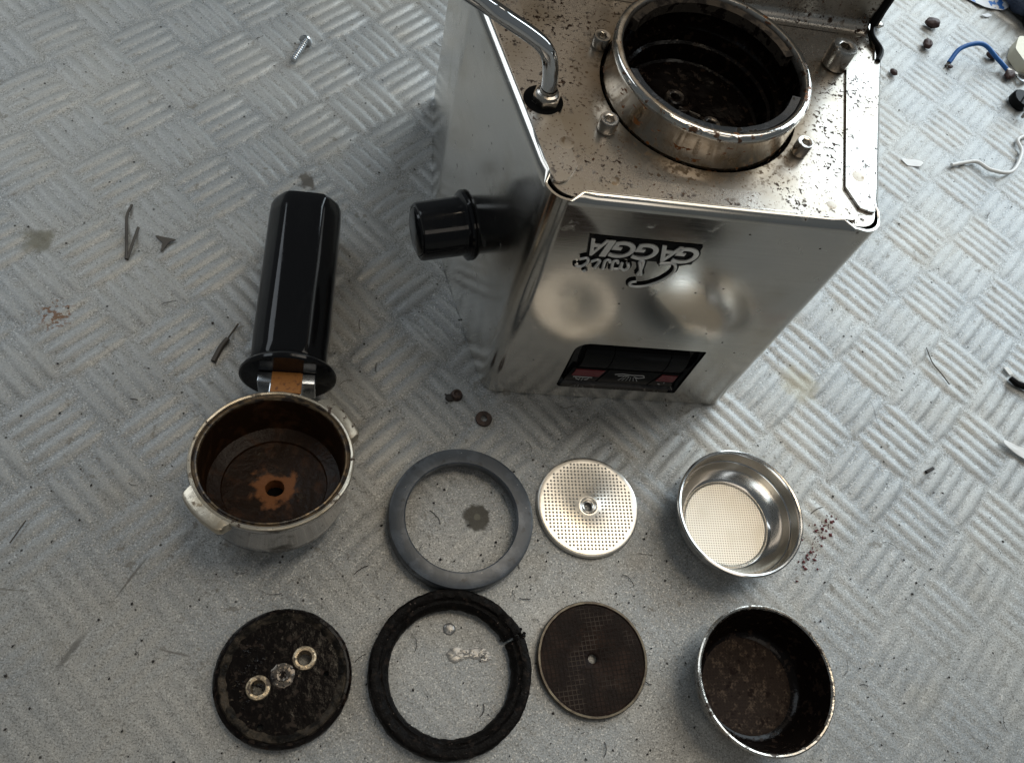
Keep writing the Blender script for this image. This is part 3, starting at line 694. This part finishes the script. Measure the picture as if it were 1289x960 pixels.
obj('torn_rubber', bm, 'rubberold', old_g, 0)

# ------------------------------------------------------------------ shower screens
def screen_body(m_, worn):
    bm = NB()
    pr = [(.20, .10), (.21, .17), (.27, .20), (.34, .17), (.40, .20), (.44, .27), (.50, .27), (.56, .24), (2.28, .24), (2.42, .25), (2.50, .22), (2.54, .14), (2.54, .02), (2.46, .0), (.3, .06)]
    if worn: pr = [(.20, .08), (.20, .17), (.24, .20), (.30, .22), (2.36, .22), (2.42, .28), (2.50, .28), (2.54, .20), (2.54, .02), (2.46, .0), (.3, .05)]
    lathe(bm, pr, 112, closed=True, wob=wobble(.012, 5, 4) if worn else None); return bm
scn = obj('shower_screen', screen_body('screen', False), 'screen', None, 30, loc=(11.47, 13.39, 0), rot=(0, 0, .02))
tag(scn, 'bright clean perforated metal shower screen disc lying right of the grey gasket', 'shower screen', 'shower screens')
bm = NB(); pitch = .178
for i in range(-13, 14):
    for j in range(-13, 14):
        x, y = i * pitch, j * pitch + (0 if i % 2 else 0); r = math.hypot(x, y)
        if r > 2.27 or r < .62: continue
        k = .062; vs = [bm.verts.new((x + k * math.cos(t * PI / 3), y + k * math.sin(t * PI / 3), .238)) for t in range(6)]
        ins = [bm.verts.new((x + k * .62 * math.cos(t * PI / 3), y + k * .62 * math.sin(t * PI / 3), .282)) for t in range(6)]
        for t in range(6): bm.faces.new((vs[t], vs[(t + 1) % 6], ins[(t + 1) % 6], ins[t]))
        bm.faces.new(ins)
d_ = obj('perforation', bm, 'dimple', scn, 80); d_['kind'] = 'stuff'
sco = obj('shower_screen', screen_body('x', True), 'oldscreen', None, 30, loc=(11.16, 6.25, 0))
tag(sco, 'dark brown coffee stained shower screen disc lying right of the split gasket', 'shower screen', 'shower screens')
bm = NB(); lathe(bm, [(2.37, .222), (2.42, .286), (2.505, .286), (2.548, .205), (2.548, .03)], 96, wob=wobble(.008, 5, 4)); obj('screen_rim', bm, 'oldscreenrim', sco)
bm = NB(); p_ = .2
for i in range(-11, 12):
    c_ = i * p_; L_ = math.sqrt(2.34 ** 2 - c_ * c_) if abs(c_) < 2.34 else 0
    if L_ < .3: continue
    for ax_ in (0, 1):
        segs = int(L_ * 8) + 1
        pts = [(-L_ + 2 * L_ * t / segs) for t in range(segs + 1)]
        for a_, b2 in zip(pts, pts[1:]):
            if math.hypot((a_ + b2) / 2, c_) < .4: continue
            q = [(a_, c_ - .016), (b2, c_ - .016), (b2, c_ + .016), (a_, c_ + .016)]
            if ax_: q = [(y, x) for x, y in q]
            bm.faces.new([bm.verts.new((x, y, .232 + .004 * ax_)) for x, y in q])
d_ = obj('mesh_weave', bm, 'weave', sco, 0, rot=(0, 0, .12)); d_['kind'] = 'stuff'

# ------------------------------------------------------------------ filter baskets
def basket(label, loc, rt, new):
    t = thing('filter_basket', label, 'filter basket', loc, (0, 0, 0), 'filter baskets')
    bm = NB()
    if new:
        pr = [(2.18, .20), (2.24, .22), (2.36, .36), (2.62, .68), (2.78, 1.0), (2.84, 1.25), (2.86, 1.30), (2.90, 1.34), (2.95, 1.86), (2.98, 1.98), (3.03, 2.06), (3.10, 2.08), (3.16, 2.05), (3.18, 1.97), (3.13, 1.90), (3.04, 1.88), (2.99, 1.82), (2.94, 1.3), (2.86, 1.0), (2.68, .62), (2.42, .24), (2.30, .06), (2.2, .0)]
    else:
        pr = [(2.12, .14), (2.30, .20), (2.52, .42), (2.68, .80), (2.86, 1.6), (2.95, 2.10), (2.99, 2.20), (3.04, 2.27), (3.11, 2.29), (3.17, 2.25), (3.18, 2.17), (3.13, 2.10), (3.04, 2.08), (2.99, 2.0), (2.94, 1.6), (2.76, .8), (2.58, .36), (2.34, .08), (2.2, .0)]
    ni = 10 if new else 6
    lathe(bm, pr if new else pr[6:], 112, wob=None if new else wobble(.008, 6, 2)); s = obj('steel_wall', bm, 'basket' if new else 'ring_old', t)
    if not new:
        bm = NB(); lathe(bm, pr[:7], 112, wob=wobble(.01, 4, 2)); obj('scorched_inside', bm, 'burnt', t)
    bm = NB()
    lathe(bm, [(0, .16), (2.0, .16), (2.08, .17), (2.12, .22), (2.17, .24), (2.21, .21)] if new else [(0, .13), (1.95, .13), (2.06, .15), (2.13, .14)], 96)
    obj('perforated_bottom', bm, 'perf' if new else 'oldmesh', t)
    return t
M['ring_old'] = mat('worn_basket_rim', (.58, .55, .50), .22, 1., layers=[dict(s=2.6, lo=.52, hi=.62, col=(.05, .035, .025), det=6, metal=.2, rough=.5), dict(s=.8, lo=.5, hi=.75, col=(.35, .29, .22))], bumps=[dict(s=4, h=.02)])
basket('clean shiny steel filter basket with pale perforated bottom, right of the bright screen', (18.5, 12.73, 0), 3.17, True)
basket('dirty filter basket, black with burnt coffee inside, nearest the lower right', (18.36, 5.09, 0), 3.17, False)

# ------------------------------------------------------------------ dispersion plate
t = thing('dispersion_plate', 'scorched black round dispersion plate with two brass ringed holes, lying below portafilter', 'dispersion plate', (-2.16, 5.46, 0))
bm = NB(); lathe(bm, [(2.62, .0), (2.74, .08), (2.78, .3), (2.76, .5), (2.66, .62), (2.55, .64)], 160, wob=wobble(.022, 9, 6)); obj('rim', bm, 'burnt', t)
bm = NB(); lathe(bm, [(2.60, .60), (2.52, .70), (2.40, .70), (2.34, .66), (2.2, .64)], 160, wob=wobble(.025, 8, 9)); obj('edge_band', bm, 'dispedge', t)
bm = NB(); prism(bm, [ring_pts((0, 0), 2.32, 96), ring_pts((.80, .72), .27, 28)[::-1], ring_pts((-.94, -.44), .27, 28)[::-1], ring_pts((-.72, -1.92), .13, 16)[::-1], ring_pts((1.72, .10), .12, 16)[::-1]], .1, .645); obj('disc', bm, 'burnt', t)
for x, y in ((.80, .72), (-.94, -.44)):
    bm = NB(); lathe(bm, [(.26, .05), (.27, .62), (.31, .74), (.40, .76), (.47, .73), (.50, .64)], 32, Matrix.Translation((x, y, 0)), wob=wobble(.02, 5, x)); obj('hole_boss', bm, 'holebrass', t)
bm = NB()
lathe(bm, [(0, .64), (.13, .645), (.16, .70), (.24, .72), (.27, .68), (.38, .68), (.50, .64)], 32, Matrix.Translation((-.02, .05, 0)), wob=wobble(.03, 6, 3))
for k in range(9): blob(bm, (.42 * math.cos(k * .7) - .02, .42 * math.sin(k * .7) + .05, .66), (.07, .07, .05), k, 1)
obj('centre_boss', bm, 'grimy', t)
bm = NB()
for k in range(70):
    a = random.uniform(2.2, 4.0); r = random.uniform(1.0, 2.1); blob(bm, (r * math.cos(a), r * math.sin(a) * .9 + .1, .65), (random.uniform(.02, .09),) * 2 + (.03,), k, 1)
o = obj('burnt_crust', bm, 'burnt', t, 60); o['kind'] = 'stuff'

# ------------------------------------------------------------------ small things lying about
# zinc screw at top
t = thing('screw', 'small bright zinc screw lying alone on the floor far left of the machine', 'screw', (-4.55, 41.5, .22))
dv = Vector((.45, 1.35, 0)).normalized(); SF = fr((0, 0, 0), dv)
bm = NB(); pts = []
for k in range(0, 60):
    z = -.85 + k * .03; pts.append((.12 + .07 * (.5 + .5 * math.cos(k * 2 * PI / 6)), z))
lathe(bm, [(0, -.9)] + pts, 16, SF); obj('thread', bm, 'zinc', t, 60)
bm = NB(); lathe(bm, [(0, .90), (.30, .90), (.40, .94), (.38, 1.06), (.22, 1.18), (0, 1.20)], 20, SF); obj('head', bm, 'zinc', t, 40)
bm = NB(); lathe(bm, [(.17, .0), (.17, .09), (.40, .09), (.42, .0)], 40, closed=True, wob=wobble(.01, 4, 1)); tag(obj('washer', bm, 'rustwasher', None, 30, loc=(6.43, 17.84, 0)), 'small flat rusty brown washer on the floor below the machine corner', 'washer')
t = thing('dirty_nut', 'small round grimy nut stuck in a blob of dirt beside the machine corner', 'nut', (5.05, 19.05, 0))
bm = NB(); lathe(bm, [(.0, .18), (.12, .19), (.16, .26), (.25, .24), (.30, .1), (.32, 0)], 24); obj('nut_body', bm, 'rustwasher', t)
bm = NB(); blob(bm, (-.32, -.15, .03), (.3, .22, .1), 3, 2); obj('dirt', bm, 'crumb', t)
# blue wire with its fork terminal
t = thing('blue_wire', 'short bent blue wire with stripped end and a ring terminal', 'wire', (44.4, 50, 0))
wpts = spline([(41.9, 49.0, .2), (42.8, 50.0, .8), (44.4, 50.3, 1.2), (45.8, 49.6, .7), (46.8, 49.0, .3)], 8)
bm = NB(); tube(bm, [p - Vector((44.4, 50, 0)) for p in wpts], .17, 10); obj('insulation', bm, 'blue', t, 60)
bm = NB(); tube(bm, [(41.95 - 44.4, -.95, .2), (41.6 - 44.4, -1.3, .1)], .1, 6); obj('stripped_end', bm, 'fibre', t)
bm = NB(); lathe(bm, [(.30, 0), (.30, .07), (.5, .07), (.5, 0)], 24, fr((3.55, -1.45, .2)), closed=True); tube(bm, [(2.3, -.95, .3), (3.1, -1.3, .22)], .2, 8); obj('ring_terminal', bm, 'zinc', t)
bm = NB(); prism(bm, [roundpoly([(-1.2, -1.6), (1.6, -1.9), (1.8, 1.4), (-.2, 1.6), (-1.3, .3)], .6, 6)], 0, .95); bmesh.ops.bevel(bm, geom=[e for e in bm.edges if e.calc_face_angle(0) > .8], offset=.18, segments=3, affect='EDGES')
tag(obj('wire_connector', bm, 'cream', None, 40, loc=(48.9, 50.7, 0), rot=(0, 0, .2)), 'cream nylon connector block beside the blue wire', 'connector')
bm = NB(); lathe(bm, [(0, .0), (.72, .0), (.78, .08), (.78, .55), (.70, .66), (.0, .66)], 32); capo = tag(obj('slotted_cap', bm, 'softblack', None, 40, loc=(46.75, 45.9, 0), rot=(.1, .1, 0)), 'small round black cap with a slot across it, near right edge of floor', 'screw cap')
bm = NB(); box(bm, -.7, .7, -.06, .06, .60, .672); obj('slot', bm, 'gap_shade', capo, rot=(0, 0, .9))  # near-black bar on the cap, painting the shade of a slot
t = thing('small_pan_screw', 'tiny grey screw standing on its tip just below the slotted cap', 'screw', (46.45, 44.2, 0))
bm = NB(); lathe(bm, [(0, .0), (.12, .05), (.14, .6), (.16, .62)], 12, fr((0, 0, .15), (.3, .5, .8))); obj('thread', bm, 'bolt', t)
bm = NB(); blob(bm, (.18, .35, .72), (.33, .33, .22), 1, 2, .05); obj('head', bm, 'zinc', t, 60)
t = spline([(39.1, 38.8, .12), (40.2, 39.15, .14), (41.2, 39.3, .2), (42.0, 38.6, .3), (43.7, 38.75, .25), (45.2, 40.7, .2), (45.3, 41.9, .2), (46.4, 42.6, .2), (47.5, 43.6, .3)], 8)
bm = NB(); tube(bm, [p - Vector((42, 39, 0)) for p in t], .13, 8); tag(obj('white_string', bm, 'white', None, 60, loc=(42, 39, 0)), 'thin white curled string lying on the bright right side of floor', 'string')
bl = [(41.7, 53.1, .62, 'dark coffee bean with a crumb beside it, farthest back right of the machine'), (40.6, 50.7, .5, 'round dark coffee bean just in front of the farthest bean'),
      (46.1, 50.5, .5, 'dark coffee bean lying behind the bend of the blue wire'), (46.9, 48.6, .5, 'dark coffee bean under the blue wire terminal'), (36.9, 47.2, .32, 'small dark coffee bean fragment nearest the machine plate'),
      (42.0, 48.7, .22, 'tiny dark crumb of bean beside the stripped end of the blue wire')]
for k, (x, y, s, lb) in enumerate(bl):
    bm = NB(); vs = blob(bm, (0, 0, s * .5), (s, s * .72, s * .55), k * 3, 3, .2)
    for v in vs:
        if abs(v.co.y) < .1 * s and v.co.z > s * .6: v.co.z -= .12 * s
    tag(obj('coffee_bean', bm, 'bean', None, 60, loc=(x, y, 0), rot=(0, 0, k * 1.3)), lb, 'coffee bean', 'coffee beans scattered by the machine')
def sheet(name, pts, z, m_, label, cat, loc, curl=0., th_=.04):
    bm = NB(); prism(bm, [pts], 0, th_)
    bmesh.ops.subdivide_edges(bm, edges=bm.edges, cuts=2, use_grid_fill=True)
    for v in bm.verts: v.co.z += z + curl * (v.co.x ** 2 * .5 + .3 * v.co.y ** 2) + .05 * noise.noise(v.co * 1.2)
    return tag(obj(name, bm, m_, None, 30, loc=loc), label, cat)
sheet('paper_scrap', roundpoly([(-2.4, -.2), (-.6, -1.0), (1.0, -1.1), (2.3, -.1), (2.6, 2.5), (-2.5, 2.5)], .5, 4), .05, 'paper', 'white paper scrap with blue print at the top right corner of floor', 'paper scrap', (48.0, 57.3, 0), .03)
sheet('white_flake', roundpoly([(-.9, .2), (-.4, -.35), (.5, -.35), (.95, .1), (.3, .25)], .12, 3), .02, 'white', 'thin white plastic flake lying on floor right of the machine', 'plastic flake', (36.1, 38.7, 0), .1)
sheet('curled_white_strip', roundpoly([(-1.6, .55), (-1.0, .45), (1.6, -.4), (1.6, -1.1), (.4, -.9), (-.4, -.35), (-1.1, .15)], .15, 3), .10, 'white', 'curled white plastic strip at the right edge of the floor', 'plastic strip', (37.2, 17.7, 0), .2)
sheet('white_chip', [(-.22, .2), (.05, .28), (.25, -.18), (.0, -.28)], .02, 'white', 'tiny white chip above the black stick at right edge', 'plastic chip', (38.1, 22.8, 0), 0, .08)
sheet('triangular_scrap', roundpoly([(-.55, .45), (.65, .25), (.25, .05), (-.1, -.75), (-.05, .0)], .04, 2), .01, 'fibre', 'small dark triangular scrap on the floor left of the portafilter handle', 'scrap', (-10.1, 26.8, 0), .1)
sheet('metal_flake', roundpoly([(-.5, .1), (.2, .35), (.5, .1), (.0, -.1)], .05, 2), .05, 'paper', 'small crumpled whitish foil flake near the navy bundle', 'foil flake', (47.2, 55.2, 0), .5)
bm = NB(); tube(bm, [(37.95 - 38.3, .45, .2), (0, .1, .2), (1.9, -.6, .22)], [.16, .2, .2], 8); tag(obj('black_stick', bm, 'softblack', None, 40, loc=(38.3, 21.8, 0)), 'short black plastic stick at the right edge of the floor', 'stick')
bm = NB(); box(bm, -.30, .30, -.09, .09, 0, .12, .03); tag(obj('black_sliver', bm, 'crumb', None, 30, loc=(31.0, 16.2, -.03), rot=(0, 0, .45)), 'short black sliver on bright floor right of the clean basket', 'sliver')
t = thing('navy_bundle', 'dark navy and black cloth wrapped bundle in the top right corner', 'bundle', (51.5, 57.6, 0))
bm = NB()
vs = blob(bm, (0.2, 0, 1.0), (2.2, 2.8, 1.4), 5, 4, .5)
for v in vs: v.co += Vector((0, 0, .15 * noise.noise(v.co * 1.3))); v.co.z = max(v.co.z, .0)
obj('cloth', bm, 'cloth', t, 60)
bm = NB(); tube(bm, spline([(-1.2, -2.4, .7), (-.4, -2.6, .9), (.8, -2.8, .8), (2.5, -3.1, .8)], 5), .75, 14); obj('black_tube', bm, 'softblack', t, 60)
bm = NB(); blob(bm, (-2.0, 1.0, .7), (.9, 1.2, .8), 4, 3, .3); obj('black_foot', bm, 'softblack', t, 60)
t = thing('metal_pin', 'thin grey metal pin lying right beside the machine rear edge', 'pin', (37.3, 53.2, 0))
bm = NB(); tube(bm, [(-.6, -1.2, .15), (.5, .6, .25), (.9, 1.2, .25)], .12, 6); obj('shaft', bm, 'bolt', t)
bm = NB(); blob(bm, (-.5, -1.1, .22), (.45, .4, .25), 2, 2); obj('head', bm, 'bolt', t)
# water spill inside the old gasket
bm = NB(); lathe(bm, [(0, .05), (.16, .055), (.24, .03), (.27, 0)], 24, wob=wobble(.03, 2, 1)); tag(obj('water_drop', bm, 'water', None, 60, loc=(4.75, 7.55, -.06)), 'small clear water drop inside the old split gasket ring', 'water drop')
bm = NB()
for x, y, a, b in ((-.45, 0, .42, .32), (.05, .05, .45, .2), (.55, .05, .45, .25), (.8, -.1, .3, .22)):
    lathe(bm, [(0, .02), (a * .75, .018), (a, 0)], 28, Matrix.Translation((x, y, 0)) @ Matrix.Diagonal((1, b / a, 1, 1)), wob=wobble(.05, 1.7, x))
tag(obj('water_puddle', bm, 'water', None, 60, loc=(5.5, 6.45, -.07)), 'small clear puddle of water in the middle of the old gasket ring', 'puddle')
# forked fibre and slivers, one by one
def strand(name, pl, r, label, cat='fibre'):
    c = Vector((*pl[0][0][0], 0)); bm = NB()
    for line in pl:
        rr = line[1] if isinstance(line[1], (int, float)) else r
        pts = [Vector((*p, .06 + .02 * (k % 2))) - c for k, p in enumerate(line[0] if isinstance(line[1], (int, float)) else line)]
        tube(bm, spline(pts, 4) if len(pts) > 2 else pts, rr, 6)
    tag(obj(name, bm, 'fibre', None, 60, loc=tuple(c)), label, cat)
strand('forked_fibre', [([(-12.0, 29.0), (-12.1, 28.2), (-11.85, 26.6), (-11.7, 25.6)], .075), ([(-11.45, 27.6), (-11.55, 26.6), (-11.65, 25.6)], .075)], .08, 'dark forked strand of fibre on the floor left of the handle')
strand('dark_sliver', [([(-5.9, 22.3), (-6.3, 21.4)], .045), ([(-6.3, 21.4), (-6.55, 20.9), (-6.8, 20.1)], .14)], .1, 'dark brown sliver with thin tail beside the handle flange', 'sliver')
strand('curved_fibre', [([(-13.6, 11.4), (-13.8, 10.9), (-13.4, 11.9)], .03)], .03, 'short dark curved fibre at left edge of the floor')
strand('hair', [([(33.0, 24.0), (33.1, 23.0), (33.5, 22.3), (33.8, 21.6)], .03)], .03, 'thin dark hair on bright floor near the right edge', 'hair')
# countless crumbs and hairs
def crumbs(name, n, mt, sampler, smin, smax, label):
    V = []; Fc = []; k = 0
    base = [Vector(p) for p in ((1, 0, 0), (0, 1, 0), (-1, 0, 0), (0, -1, 0), (0, 0, .8), (0, 0, -.4))]
    fi = [(0, 1, 4), (1, 2, 4), (2, 3, 4), (3, 0, 4), (1, 0, 5), (2, 1, 5), (3, 2, 5), (0, 3, 5)]
    for _ in range(n):
        x, y = sampler(); s = smin + (smax - smin) * random.random() ** 3; e = random.uniform(.45, 1.); r = random.random() * 6.28; c_, s_ = math.cos(r), math.sin(r)
        for p in base:
            px, py = p.x * s * random.uniform(.7, 1.2), p.y * s * e * random.uniform(.7, 1.2)
            V.append(((x + px * c_ - py * s_) * U, (y + px * s_ + py * c_) * U, (-.06 + s * .3 + p.z * s * .6) * U))
        Fc += [tuple(k + q for q in f_) for f_ in fi]; k += 6
    me = bpy.data.meshes.new(name); me.from_pydata(V, [], Fc); me.materials.append(M[mt]); o = bpy.data.objects.new(name, me); C.objects.link(o)
    o['kind'] = 'stuff'; o['label'] = label; o['category'] = 'debris'; return o
def free(x, y): return not (3.4 < x < 22.3 and 19.2 < y < 39.7)
def anyw():
    while True:
        x, y = random.uniform(-24, 54), random.uniform(1, 60)
        if free(x, y): return x, y
def near():
    while True:
        x, y = random.gauss(8, 11), random.gauss(9, 7)
        if free(x, y): return x, y
def red():
    t_ = random.random(); return 22.4 + 2.0 * t_ + random.gauss(0, .25), 10.6 + 2.8 * t_ + random.gauss(0, .3)
crumbs('floor_crumbs', 1500, 'crumb', anyw, .015, .085, 'scattered tiny dark crumbs over the whole floor')
crumbs('coffee_crumbs', 900, 'crumb', near, .015, .09, 'dark coffee crumbs scattered thickly round the removed parts')
crumbs('red_crumbs', 90, 'crumbred', red, .04, .14, 'red brown crumbs on floor right of the clean basket')
V = NB()
for k in range(110):
    x, y = near() if k % 3 else anyw(); a = random.random() * 6.28; L_ = random.uniform(.15, .9); bnd = random.uniform(-.9, .9)
    pts = [(x, y, -.03)]
    for s in range(4): a += bnd * .4; x += math.cos(a) * L_ / 4; y += math.sin(a) * L_ / 4; pts.append((x, y, -.03 + .04 * random.random()))
    if all(free(p[0], p[1]) for p in pts): tube(V, pts, random.uniform(.008, .022), 4)
o = obj('loose_fibres', V, 'fibre', None, 0); o['kind'] = 'stuff'; o['label'] = 'fine dark fibres and hairs strewn over the floor'; o['category'] = 'debris'
